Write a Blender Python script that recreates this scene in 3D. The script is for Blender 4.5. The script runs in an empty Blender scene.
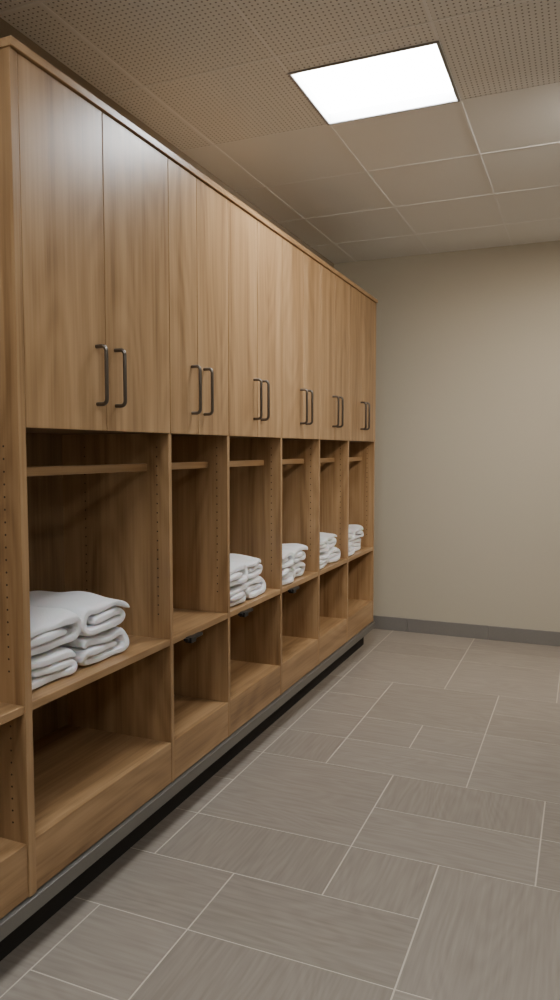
import bpy, bmesh, math, random
from mathutils import Vector, noise
random.seed(11)
D=1.3
CZ=1.326
FX=-D            # cabinet face plane
WX=-1.35*D       # left wall
YB=4.02*D        # back wall
ZC=2.70
XR=1.7
YN=-1.6
S=bpy.context.scene
col=S.collection

# ---------------- materials ----------------
def new_mat(name):
    m=bpy.data.materials.new(name); m.use_nodes=True
    nt=m.node_tree; b=nt.nodes['Principled BSDF']
    return m,nt,b
def simple(name,c,rough=.6,metal=0,bump=0,bscale=200):
    m,nt,b=new_mat(name)
    b.inputs['Roughness'].default_value=rough
    b.inputs['Metallic'].default_value=metal
    tc=nt.nodes.new('ShaderNodeTexCoord')
    n=nt.nodes.new('ShaderNodeTexNoise'); n.inputs['Scale'].default_value=bscale
    n.inputs['Detail'].default_value=4
    nt.links.new(tc.outputs['Object'],n.inputs['Vector'])
    r=nt.nodes.new('ShaderNodeValToRGB')
    r.color_ramp.elements[0].color=(c[0]*.94,c[1]*.94,c[2]*.94,1)
    r.color_ramp.elements[1].color=(min(1,c[0]*1.05),min(1,c[1]*1.05),min(1,c[2]*1.05),1)
    nt.links.new(n.outputs['Fac'],r.inputs['Fac'])
    nt.links.new(r.outputs['Color'],b.inputs['Base Color'])
    if bump:
        bp=nt.nodes.new('ShaderNodeBump'); bp.inputs['Strength'].default_value=bump
        bp.inputs['Distance'].default_value=.002
        nt.links.new(n.outputs['Fac'],bp.inputs['Height'])
        nt.links.new(bp.outputs['Normal'],b.inputs['Normal'])
    return m
def wood(name,axis,dark,mid,light,rough=.33):
    m,nt,b=new_mat(name); L=nt.links
    tc=nt.nodes.new('ShaderNodeTexCoord')
    oi=nt.nodes.new('ShaderNodeObjectInfo')
    mul=nt.nodes.new('ShaderNodeMath'); mul.operation='MULTIPLY'; mul.inputs[1].default_value=37.0
    L.new(oi.outputs['Random'],mul.inputs[0])
    comb=nt.nodes.new('ShaderNodeCombineXYZ')
    for i in range(3): L.new(mul.outputs[0],comb.inputs[i])
    add=nt.nodes.new('ShaderNodeVectorMath'); add.operation='ADD'
    L.new(tc.outputs['Object'],add.inputs[0]); L.new(comb.outputs[0],add.inputs[1])
    def mp(s_across,s_along):
        v=nt.nodes.new('ShaderNodeVectorMath'); v.operation='MULTIPLY'
        s=[s_across]*3; s['xyz'.index(axis)]=s_along
        v.inputs[1].default_value=s
        L.new(add.outputs[0],v.inputs[0]); return v
    def nz(v,scale,detail,dist=0):
        n=nt.nodes.new('ShaderNodeTexNoise'); n.inputs['Scale'].default_value=scale
        n.inputs['Detail'].default_value=detail; n.inputs['Distortion'].default_value=dist
        L.new(v.outputs[0],n.inputs['Vector']); return n
    big=nz(mp(3.6,.80),1.0,1.2,.2)
    # growth-ring contours of the big noise -> cathedral figure
    rg=nt.nodes.new('ShaderNodeMath'); rg.operation='MULTIPLY'; rg.inputs[1].default_value=95
    L.new(big.outputs['Fac'],rg.inputs[0])
    sn=nt.nodes.new('ShaderNodeMath'); sn.operation='SINE'; L.new(rg.outputs[0],sn.inputs[0])
    fine=nz(mp(110,3.0),1.0,5)
    med=nz(mp(18,.7),1.0,3)
    a1=nt.nodes.new('ShaderNodeMath'); a1.operation='MULTIPLY_ADD'; a1.inputs[1].default_value=.055
    L.new(sn.outputs[0],a1.inputs[0]); L.new(med.outputs['Fac'],a1.inputs[2])
    a2=nt.nodes.new('ShaderNodeMath'); a2.operation='MULTIPLY_ADD'; a2.inputs[1].default_value=.50
    L.new(fine.outputs['Fac'],a2.inputs[0]); L.new(a1.outputs[0],a2.inputs[2])
    r=nt.nodes.new('ShaderNodeValToRGB'); e=r.color_ramp.elements
    e[0].position=.46; e[0].color=(*dark,1); e[1].position=1.02; e[1].color=(*light,1)
    x=e.new(.74); x.color=(*mid,1)
    L.new(a2.outputs[0],r.inputs['Fac'])
    L.new(r.outputs['Color'],b.inputs['Base Color'])
    b.inputs['Roughness'].default_value=rough
    bp=nt.nodes.new('ShaderNodeBump'); bp.inputs['Strength'].default_value=.10; bp.inputs['Distance'].default_value=.001
    L.new(fine.outputs['Fac'],bp.inputs['Height']); L.new(bp.outputs['Normal'],b.inputs['Normal'])
    return m
dk,md,lt=(.215,.118,.05),(.36,.215,.102),(.46,.292,.15)
WZ=wood('wood_vertical','z',dk,md,lt)
WY=wood('wood_horizontal','y',dk,md,lt)
WI=wood('wood_interior_shaded','z',tuple(c*.55 for c in dk),tuple(c*.55 for c in md),tuple(c*.55 for c in lt),.5)  # same wood darkened: shade inside the bays is put into the colour
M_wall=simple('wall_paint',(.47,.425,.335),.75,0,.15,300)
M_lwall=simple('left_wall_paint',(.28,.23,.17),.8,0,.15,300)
M_ceil=simple('ceiling_tile',(.83,.83,.81),.85,0,.3,400)
M_bar=simple('ceiling_tbar',(.86,.86,.85),.6)
M_metal=simple('brushed_bronze',(.17,.15,.13),.32,1,.1,500)
M_alu=simple('aluminium_strip',(.24,.23,.21),.45,.6)
M_toe=simple('dark_kick',(.018,.015,.013),.8)
M_black=simple('black_plastic',(.012,.012,.012),.4)
M_hole=simple('pin_hole',(.05,.03,.018),.9)
M_base=simple('baseboard_tile',(.19,.178,.165),.45,0,.1,60)
M_grout=simple('grout',(.68,.62,.53),.9,0,.3,300)
M_frame=simple('light_frame',(.30,.29,.28),.4,.5)
M_well=simple('light_well',(.8,.8,.8),.6)

def perforated():
    m,nt,b=new_mat('perforated_tile'); L=nt.links
    g=nt.nodes.new('ShaderNodeTexCoord')
    v=nt.nodes.new('ShaderNodeVectorMath'); v.operation='MULTIPLY'; v.inputs[1].default_value=(52,52,0)
    L.new(g.outputs['Object'],v.inputs[0])
    f=nt.nodes.new('ShaderNodeVectorMath'); f.operation='FRACTION'; L.new(v.outputs[0],f.inputs[0])
    s=nt.nodes.new('ShaderNodeVectorMath'); s.operation='SUBTRACT'; s.inputs[1].default_value=(.5,.5,0); L.new(f.outputs[0],s.inputs[0])
    ln=nt.nodes.new('ShaderNodeVectorMath'); ln.operation='LENGTH'; L.new(s.outputs[0],ln.inputs[0])
    r=nt.nodes.new('ShaderNodeValToRGB'); e=r.color_ramp.elements
    e[0].position=.12; e[0].color=(.16,.15,.135,1); e[1].position=.20; e[1].color=(.81,.805,.78,1)
    L.new(ln.outputs['Value'],r.inputs['Fac']); L.new(r.outputs['Color'],b.inputs['Base Color'])
    b.inputs['Roughness'].default_value=.85
    return m
M_perf=perforated()

def tile_mat():
    m,nt,b=new_mat('floor_tile'); L=nt.links
    uv=nt.nodes.new('ShaderNodeUVMap'); uv.uv_map='UVMap'
    at=nt.nodes.new('ShaderNodeAttribute'); at.attribute_name='rnd'
    def nz(sx,sy,det,dist=0):
        v=nt.nodes.new('ShaderNodeVectorMath'); v.operation='MULTIPLY'; v.inputs[1].default_value=(sx,sy,1)
        L.new(uv.outputs[0],v.inputs[0])
        n=nt.nodes.new('ShaderNodeTexNoise'); n.inputs['Scale'].default_value=1; n.inputs['Detail'].default_value=det
        n.inputs['Distortion'].default_value=dist
        L.new(v.outputs[0],n.inputs['Vector']); return n
    big=nz(1.2,5,1.2,.2)
    rg=nt.nodes.new('ShaderNodeMath'); rg.operation='MULTIPLY'; rg.inputs[1].default_value=110
    L.new(big.outputs['Fac'],rg.inputs[0])
    sn=nt.nodes.new('ShaderNodeMath'); sn.operation='SINE'; L.new(rg.outputs[0],sn.inputs[0])
    fine=nz(5,80,4)
    a1=nt.nodes.new('ShaderNodeMath'); a1.operation='MULTIPLY_ADD'; a1.inputs[1].default_value=.07
    L.new(sn.outputs[0],a1.inputs[0]); L.new(fine.outputs['Fac'],a1.inputs[2])
    a2=nt.nodes.new('ShaderNodeMath'); a2.operation='MULTIPLY_ADD'; a2.inputs[1].default_value=.22
    L.new(at.outputs['Fac'],a2.inputs[0]); L.new(a1.outputs[0],a2.inputs[2])
    r=nt.nodes.new('ShaderNodeValToRGB'); e=r.color_ramp.elements
    e[0].position=.20; e[0].color=(.25,.212,.175,1); e[1].position=1.0; e[1].color=(.39,.342,.29,1)
    L.new(a2.outputs[0],r.inputs['Fac']); L.new(r.outputs['Color'],b.inputs['Base Color'])
    b.inputs['Roughness'].default_value=.38
    bp=nt.nodes.new('ShaderNodeBump'); bp.inputs['Strength'].default_value=.12; bp.inputs['Distance'].default_value=.001
    L.new(fine.outputs['Fac'],bp.inputs['Height']); L.new(bp.outputs['Normal'],b.inputs['Normal'])
    return m
M_tile=tile_mat()
def towel_mat():
    m,nt,b=new_mat('white_terry'); L=nt.links
    tc=nt.nodes.new('ShaderNodeTexCoord')
    n=nt.nodes.new('ShaderNodeTexNoise'); n.inputs['Scale'].default_value=240; n.inputs['Detail'].default_value=3
    L.new(tc.outputs['Object'],n.inputs['Vector'])
    b.inputs['Base Color'].default_value=(.86,.86,.88,1)
    b.inputs['Roughness'].default_value=.95
    b.inputs['Sheen Weight'].default_value=.3
    b.inputs['Subsurface Weight'].default_value=.15
    b.inputs['Subsurface Scale'].default_value=.01
    bp=nt.nodes.new('ShaderNodeBump'); bp.inputs['Strength'].default_value=.7; bp.inputs['Distance'].default_value=.004
    L.new(n.outputs['Fac'],bp.inputs['Height']); L.new(bp.outputs['Normal'],b.inputs['Normal'])
    return m
M_towel=towel_mat()
def emis(name,c,s):
    m,nt,b=new_mat(name)
    b.inputs['Base Color'].default_value=(.8,.8,.8,1)
    b.inputs['Emission Color'].default_value=(*c,1); b.inputs['Emission Strength'].default_value=s
    return m
M_em=emis('light_diffuser',(.95,.98,1.0),35)

# ---------------- helpers ----------------
def mkobj(name,verts,faces,mat,parent=None,bevel=0,smooth=False):
    me=bpy.data.meshes.new(name); me.from_pydata(verts,[],faces); me.update()
    o=bpy.data.objects.new(name,me); col.objects.link(o)
    if mat: me.materials.append(mat)
    if parent: o.parent=parent
    if bevel:
        md=o.modifiers.new('bevel','BEVEL'); md.width=bevel; md.segments=2; md.limit_method='ANGLE'
    if smooth:
        for p in me.polygons: p.use_smooth=True
    return o
BF=[(0,3,2,1),(4,5,6,7),(0,1,5,4),(1,2,6,5),(2,3,7,6),(3,0,4,7)]
def boxv(x0,x1,y0,y1,z0,z1):
    return [(x0,y0,z0),(x1,y0,z0),(x1,y1,z0),(x0,y1,z0),(x0,y0,z1),(x1,y0,z1),(x1,y1,z1),(x0,y1,z1)]
def box(name,x0,x1,y0,y1,z0,z1,mat,parent=None,bevel=0):
    return mkobj(name,boxv(x0,x1,y0,y1,z0,z1),BF,mat,parent,bevel)
def boxes(name,lst,mat,parent=None,bevel=0):
    V=[];F=[]
    for b in lst:
        o=len(V); V+=boxv(*b); F+=[tuple(i+o for i in f) for f in BF]
    return mkobj(name,V,F,mat,parent,bevel)
def empty(name,loc=(0,0,0)):
    e=bpy.data.objects.new(name,None); col.objects.link(e); e.empty_display_size=.1; return e

# ---------------- shell ----------------
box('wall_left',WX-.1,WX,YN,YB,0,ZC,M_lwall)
box('wall_back',WX-.1,XR+.1,YB,YB+.1,0,ZC,M_wall)
box('wall_right',XR,XR+.1,YN,YB,0,ZC,M_wall)
box('wall_front',WX-.1,XR+.1,YN-.1,YN,0,ZC,M_wall)
YP=2.32*D
PX0,PX1=-.795*D,-.385*D
QX0,QX1=.465*D,.875*D
panels=[(PX0,PX1,1.975*D,2.312*D),(PX0,PX1,.2*D,.54*D),(QX0,QX1,.2*D,.54*D)]  # first panel is in view; other two are unseen fill, added for brightness
cx_=[WX-.1,PX0,PX1,QX0,QX1,XR+.1]
cy_=[YN-.1,.2*D,.54*D,1.975*D,2.312*D,YP]
V=[];F=[];MI=[]
for a in range(5):
    for b in range(5):
        x0,x1,y0,y1=cx_[a],cx_[a+1],cy_[b],cy_[b+1]
        xm,ym=(x0+x1)/2,(y0+y1)/2
        if any(p[0]<xm<p[1] and p[2]<ym<p[3] for p in panels): continue
        o=len(V); V+=boxv(x0,x1,y0,y1,ZC,ZC+.06); F+=[tuple(i+o for i in f) for f in BF]; MI+=[1]*6
for bx in ((WX-.1,XR+.1,YP,YB+.1,ZC,ZC+.06),(WX-.1,XR+.1,YN-.1,YB+.1,ZC+.06,ZC+.10)):
    o=len(V); V+=boxv(*bx); F+=[tuple(i+o for i in f) for f in BF]; MI+=[0]*6
ceil=mkobj('ceiling',V,F,M_ceil)
ceil.data.materials.append(M_perf)
for p,mi in zip(ceil.data.polygons,MI): p.material_index=mi
bars=[]
xs=[-.80*D+k*.42*D for k in range(-1,6)]
ys=[2.32*D+k*.44*D for k in range(-8,5)]
for x in xs:
    if WX<x<XR: bars.append((x-.005,x+.005,YN,YB,ZC-.0012,ZC+.002))
for y in ys:
    if YN<y<YB-.02: bars.append((WX,XR,y-.005,y+.005,ZC-.0015,ZC+.002))
boxes('ceiling_grid_trim',bars,M_bar)

# floor tiles
U=.2925
fx0=-.108; fy0=1.525*D
i0=math.floor((WX-fx0)/U); i1=math.ceil((XR-fx0)/U)
j0=math.floor((YN-fy0)/U); j1=math.ceil((YB-fy0)/U)
occ={}
tiles=[]
opts=[(2,1)]*9+[(1,1)]*2+[(2,2)]*3
for j in range(j0,j1):
    for i in range(i0,i1):
        if (i,j) in occ: continue
        random.shuffle(opts)
        for (w,h) in opts+[(1,1)]:
            if i+w>i1 or j+h>j1: continue
            cells=[(i+a,j+b) for a in range(w) for b in range(h)]
            if any(c in occ for c in cells): continue
            for c in cells: occ[c]=1
            tiles.append((i,j,w,h)); break
V=[];F=[];UVs=[];R=[]
g=.0024
for (i,j,w,h) in tiles:
    x0=max(fx0+i*U,WX)+g; x1=min(fx0+(i+w)*U,XR)-g
    y0=max(fy0+j*U,YN)+g; y1=min(fy0+(j+h)*U,YB)-g
    if x1<=x0 or y1<=y0: continue
    o=len(V); V+=[(x0,y0,0),(x1,y0,0),(x1,y1,0),(x0,y1,0)]
    V+=[(x0,y0,-.003),(x1,y0,-.003),(x1,y1,-.003),(x0,y1,-.003)]
    F+=[(o,o+1,o+2,o+3),(o+4,o+5,o+1,o),(o+5,o+6,o+2,o+1),(o+6,o+7,o+3,o+2),(o+7,o+4,o,o+3)]
    ox,oy=random.uniform(0,50),random.uniform(0,50); r=random.random(); rot=random.random()<.18
    R+=[r]*5
    q=[(x0,y0),(x1,y0),(x1,y1),(x0,y1)]
    if rot: q=[(y,x) for x,y in q]
    q=[(a+ox,b+oy) for a,b in q]
    UVs+=q+q*4
fl=mkobj('floor',V,F,M_tile)
uvl=fl.data.uv_layers.new(name='UVMap')
for k,l in enumerate(uvl.data): l.uv=UVs[k]
at=fl.data.attributes.new('rnd','FLOAT','FACE')
for k,a in enumerate(at.data): a.value=R[k]
bm=bmesh.new(); bm.from_mesh(fl.data)
vs=[bm.verts.new(c) for c in [(WX-.1,YN-.1,-.0010),(XR+.1,YN-.1,-.0010),(XR+.1,YB+.1,-.0010),(WX-.1,YB+.1,-.0010)]]
f=bm.faces.new(vs); f.material_index=1
bm.to_mesh(fl.data); bm.free(); fl.data.materials.append(M_grout)

# baseboards (tile segments)
segs=[];x=WX
while x<XR:
    x2=min(x+.58,XR); segs.append((x+.001,x2-.001,YB-.012,YB,0,.098)); x=x2
boxes('baseboard_back',segs,M_base,None,.002)
segs=[];y=YN
while y<YB-.02:
    y2=min(y+.58,YB-.013); segs.append((XR-.012,XR,y+.001,y2-.001,0,.098)); y=y2
boxes('baseboard_right',segs,M_base,None,.002)

# ---------------- cabinet ----------------
cab=empty('locker_cabinet')
T=.020
bnd=[1.118,1.652,1.99,2.41,2.815,3.21,3.66]
mid=[1.378,1.80,2.20,2.62,3.0,3.42]
bnd=[b*D for b in bnd]; mid=[m*D for m in mid]
Zt=2.315; Zd1=2.290; Zd0=1.383; Zs=.676; Zb=.312; Z0=.168
BX=WX+.004
YN0=.55*D
box('end_panel',BX,FX,YN0-.025,YN0,.0+Z0,Zt-.03,WZ,cab,.0015)
holes=[]
def pinholes(yface,sgn,z0,z1):
    for xx in (FX-.05,FX-.35):
        z=z0
        while z<z1:
            holes.append((xx,yface,z,sgn)); z+=.032
for k,y in enumerate(bnd):
    if k==0:
        box('partition_panel',BX,FX,y-.026,y,Z0,Zd1+.002,WZ,cab,.0015)
        pinholes(y-.026,-1,.76,1.35); pinholes(y-.026,-1,.36,.64)
    else:
        y1=y+T/2 if k<6 else y
        y0=y-T/2 if k<6 else y-T
        box('partition_panel',BX,FX-.003,y0,y1,Z0,Zd0-.001,WZ,cab,.0015)
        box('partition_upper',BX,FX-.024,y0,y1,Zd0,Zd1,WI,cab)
        pinholes(y0,-1,.76,1.35)
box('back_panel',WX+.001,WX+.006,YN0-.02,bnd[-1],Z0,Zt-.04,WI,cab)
box('cornice',BX,FX+.008,bnd[0]-.028,bnd[-1]+.004,Zd1+.003,Zt,WY,cab,.002)
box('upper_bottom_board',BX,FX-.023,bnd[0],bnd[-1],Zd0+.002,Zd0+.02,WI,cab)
def handle(name,y,z0,z1,parent):
    cu=bpy.data.curves.new(name,'CURVE'); cu.dimensions='3D'; cu.bevel_depth=.0058; cu.bevel_resolution=4
    pts=[]; so=.034; r=.014
    x0=FX-.002; x1=FX+so
    pts.append((x0,y,z0))
    for a in range(0,7):
        t=a/6*math.pi/2
        pts.append((x1-r+r*math.sin(t),y,z0+r-r*math.cos(t)))
    for a in range(0,7):
        t=a/6*math.pi/2
        pts.append((x1-r+r*math.cos(t),y,z1-r+r*math.sin(t)))
    pts.append((x0,y,z1))
    sp=cu.splines.new('POLY'); sp.points.add(len(pts)-1)
    for p,c in zip(sp.points,pts): p.co=(*c,1)
    cu.use_fill_caps=True
    tmp=bpy.data.objects.new(name+'_c',cu); col.objects.link(tmp)
    dg=bpy.context.evaluated_depsgraph_get()
    me=bpy.data.meshes.new_from_object(tmp.evaluated_get(dg))
    bpy.data.objects.remove(tmp)
    o=bpy.data.objects.new(name,me); col.objects.link(o); o.parent=parent
    me.materials.clear(); me.materials.append(M_metal)
    for p in me.polygons: p.use_smooth=True
for k in range(6):
    a,m,b=bnd[k],mid[k],bnd[k+1]
    gp=.0018
    box('cabinet_door',FX-.020,FX,a+gp,m-gp,Zd0,Zd1,WZ,cab,.0012)
    box('cabinet_door',FX-.020,FX,m+gp,b-gp,Zd0,Zd1,WZ,cab,.0012)
    ho=.045 if k<2 else .038
    handle('door_handle',m-ho,1.458,1.622,cab)
    handle('door_handle',m+ho,1.458,1.622,cab)
edges=[YN0]+bnd
for k in range(7):
    a=edges[k]+(T/2 if k>1 else 0); b=edges[k+1]-(T/2 if 0<k<6 else (.026 if k==0 else T))
    xin=FX-.004
    box('towel_shelf',BX,xin,a,b,Zs-.022,Zs,WY,cab,.0015)
    box('lower_shelf',BX,xin-.012,a,b,Zb-.022,Zb-.001,WY,cab,.001)
    box('front_rail_panel',xin-.018,xin,a+.001,b-.001,Z0+.002,Zb+.0,WY,cab,.0012)
    if k>0:
        box('hanging_rail',FX-.105,FX-.087,a,b,1.255,1.281,WY,cab,.003)
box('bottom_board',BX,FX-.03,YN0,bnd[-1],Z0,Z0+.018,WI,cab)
box('metal_edge_strip',FX-.05,FX+.008,YN0-.025,bnd[-1],Z0-.044,Z0-.003,M_alu,cab,.002)
box('toe_kick',WX+.002,FX-.07,YN0,bnd[-1],0,Z0-.002,M_toe,cab)
V=[];F=[]
for (x,y,z,s) in holes:
    o=len(V); n=8; r=.0028
    for i in range(n):
        t=2*math.pi*i/n; V.append((x+r*math.cos(t),y+s*.0006,z+r*math.sin(t)))
    for i in range(n):
        t=2*math.pi*i/n; V.append((x+r*math.cos(t),y-s*.0002,z+r*math.sin(t)))
    F.append(tuple(range(o,o+n)))
    for i in range(n): F.append((o+i,o+(i+1)%n,o+n+(i+1)%n,o+n+i))
mkobj('shelf_pin_holes',V,F,M_hole,cab)
def clip(y):
    boxes('shelf_catch',[(FX-.008,FX+.012,y-.055,y+.055,Zs-.031,Zs-.020),(FX-.006,FX+.020,y-.045,y-.010,Zs-.038,Zs-.018)],M_black,cab,.002)
clip(1.76*D); clip(2.10*D); clip(2.52*D)

# ---------------- towels ----------------
def towel(name,yc,z0,w,h,xf,depth,parent,flip,seed):
    rs=random.Random(seed); ph=rs.uniform(0,100)
    t=h/3.0
    a=(w-2.0*t)/2; cx=.05*t
    P=[]
    def line(x0,x1,z,k=8):
        for i in range(k): P.append((x0+(x1-x0)*i/(k-1),z))
    def arc(xc,zc,r,a0,a1,k):
        for i in range(1,k): 
            q=a0+(a1-a0)*i/k; P.append((xc+r*math.cos(q),zc+r*math.sin(q)))
    L=[t*(i+.5) for i in range(3)]
    e1=rs.uniform(.55,.95); e2=rs.uniform(.75,1.0); aL=a*rs.uniform(.88,1.0)
    line(a*e1,-aL,L[1]); arc(-aL,t,t/2,math.pi/2,math.pi*1.5,6)
    line(-aL,a,L[0]); arc(a,1.5*t,t,-math.pi/2,math.pi/2,9)
    line(a,-a*e2,L[2])
    P.append((-a*e2-.5*t,L[2]-.14*t)); P.append((-a*e2-.85*t,L[2]-.50*t)); 
    m=len(P); off=.485*t
    Nn=[]
    for i in range(m):
        p0=P[max(0,i-1)]; p1=P[min(m-1,i+1)]
        dx,dz=p1[0]-p0[0],p1[1]-p0[1]; l=math.hypot(dx,dz) or 1
        Nn.append((-dz/l,dx/l))
    offs=[off*(.94+.22*noise.noise(Vector((ph,i*.35,0)))) for i in range(m)]
    offs[0]*=.7; offs[-1]*=.45
    A=[(P[i][0]+Nn[i][0]*offs[i],P[i][1]+Nn[i][1]*offs[i]) for i in range(m)]
    B=[(P[i][0]-Nn[i][0]*offs[i],P[i][1]-Nn[i][1]*offs[i]) for i in range(m)]
    ns=20; V=[];F=[]
    for s in range(ns+1):
        u=s/ns
        u=.5-.5*math.cos(math.pi*u)
        x=xf-depth*u
        e=min(u,1-u)*depth
        rr=1-.42*max(0,1-e/.014)**2
        puff=1-.10*max(0,1-e/.07)**2
        for ci,C in enumerate((A,B)):
            for i,(yy,zz) in enumerate(C):
                yy=P[i][0]+(yy-P[i][0])*rr; zz=P[i][1]+(zz-P[i][1])*rr
                zz*=puff
                Y=(yy+cx)*(-1 if flip else 1)
                k=zz/h
                sag=-.012*k*(.5+.5*math.sin(Y*20+ph))
                nv=noise.noise(Vector((x*10+ph,Y*13,zz*16)))
                nv2=noise.noise(Vector((x*4+ph,Y*5+9,zz*6)))
                xx=x+.022*noise.noise(Vector((ph,Y*8,i*.11)))
                V.append((xx,yc+Y+.010*nv*k+.007*nv2,z0+max(.0005,zz+sag+.013*nv*min(1,k*1.3))))
    R2=2*m
    def id(s,c,i): return s*R2+c*m+i
    for s in range(ns):
        for i in range(m-1):
            F.append((id(s,0,i),id(s+1,0,i),id(s+1,0,i+1),id(s,0,i+1)))
            F.append((id(s,1,i),id(s,1,i+1),id(s+1,1,i+1),id(s+1,1,i)))
        F.append((id(s,0,0),id(s,1,0),id(s+1,1,0),id(s+1,0,0)))
        F.append((id(s,0,m-1),id(s+1,0,m-1),id(s+1,1,m-1),id(s,1,m-1)))
    for i in range(m-1):
        F.append((id(0,0,i),id(0,0,i+1),id(0,1,i+1),id(0,1,i)))
        F.append((id(ns,0,i),id(ns,1,i),id(ns,1,i+1),id(ns,0,i+1)))
    o=mkobj(name,V,F,M_towel,parent,0,True)
    bm=bmesh.new(); bm.from_mesh(o.data); bmesh.ops.recalc_face_normals(bm,faces=bm.faces); bm.to_mesh(o.data); bm.free()
    sd=o.modifiers.new('sub','SUBSURF'); sd.levels=1; sd.render_levels=2
def pile(y0,w1,w2,h,xf,depth,sd):
    e=empty('towel_stack')
    for c,(yc,w) in enumerate(((y0+w1/2,w1),(y0+w1+.004+w2/2,w2))):
        for l in range(2):
            hh=h*random.uniform(.96,1.04)
            towel('folded_towel',yc+random.uniform(-.003,.003),Zs+.001+l*(h-.006),w-.010-l*random.uniform(0,.014),hh,xf-.010*c-random.uniform(0,.022),depth,e,(l+c)%2==0,sd*10+c*3+l)
pile(bnd[0]+.008,.262,.225,.098,FX-.03,.34,1)
pile(bnd[2]+T/2+.006,.205,.205,.092,FX-.015,.33,2)
pile(bnd[3]+T/2+.006,.200,.190,.087,FX-.015,.33,3)
pile(bnd[4]+T/2+.006,.225,.220,.087,FX-.015,.33,4)
pile(bnd[5]+T/2+.006,.215,.215,.088,FX-.015,.33,5)

# ---------------- lights ----------------
def panel(x0,x1,y0,y1):
    e=empty('ceiling_light_and_fill_panel')  # visible ceiling light, and also the added out-of-view fill panels
    z=ZC; f=.008; zr=ZC+.038
    boxes('frame',[(x0-f,x1+f,y0-f,y0,z-.006,z-.0005),(x0-f,x1+f,y1,y1+f,z-.006,z-.0005),(x0-f,x0,y0,y1,z-.006,z-.0005),(x1,x1+f,y0,y1,z-.006,z-.0005)],M_frame,e)
    boxes('recess_sides',[(x0,x1,y0,y0+.003,z-.004,zr+.01),(x0,x1,y1-.003,y1,z-.004,zr+.01),(x0,x0+.003,y0+.003,y1-.003,z-.004,zr+.01),(x1-.003,x1,y0+.003,y1-.003,z-.004,zr+.01)],M_well,e)
    box('diffuser',x0+.003,x1-.003,y0+.003,y1-.003,zr,zr+.008,M_em,e)
for p in panels: panel(*p)
def downlight(x,y,tx,ty,power,tz=1.2):
    e=empty('recessed_downlight')
    V=[];F=[];n=24
    for (r,z) in ((.055,ZC-.0006),(.055,ZC-.006),(.042,ZC-.006),(.040,ZC-.001)):
        for i in range(n):
            t=2*math.pi*i/n; V.append((x+r*math.cos(t),y+r*math.sin(t),z))
    for k in range(3):
        for i in range(n): F.append((k*n+i,k*n+(i+1)%n,(k+1)*n+(i+1)%n,(k+1)*n+i))
    F.append(tuple(3*n+i for i in range(n)))
    mkobj('trim_ring',V,F,M_frame,e)
    l=bpy.data.lights.new('lamp','SPOT'); l.energy=power; l.color=(1,.91,.79); l.spot_size=math.radians(110); l.spot_blend=1; l.shadow_soft_size=.06
    o=bpy.data.objects.new('lamp',l); col.objects.link(o); o.parent=e; o.location=(x,y,ZC-.02)
    d=Vector((tx,ty,tz))-o.location; o.rotation_euler=d.to_track_quat('-Z','Y').to_euler()
downlight(.75,3.7,.25,5.0,170)
downlight(.45,3.1,-1.3,4.0,140,1.6)
w=bpy.data.worlds.new('World'); S.world=w; w.use_nodes=True
w.node_tree.nodes['Background'].inputs[0].default_value=(.05,.05,.05,1)

# ---------------- camera ----------------
c=bpy.data.cameras.new('camera'); co=bpy.data.objects.new('camera',c); col.objects.link(co)
c.sensor_fit='VERTICAL'; c.sensor_height=36; c.lens=26.28; c.clip_start=.02
co.location=(0,0,CZ); co.rotation_euler=(math.radians(90-3.9),0,math.radians(22.7))
S.camera=co
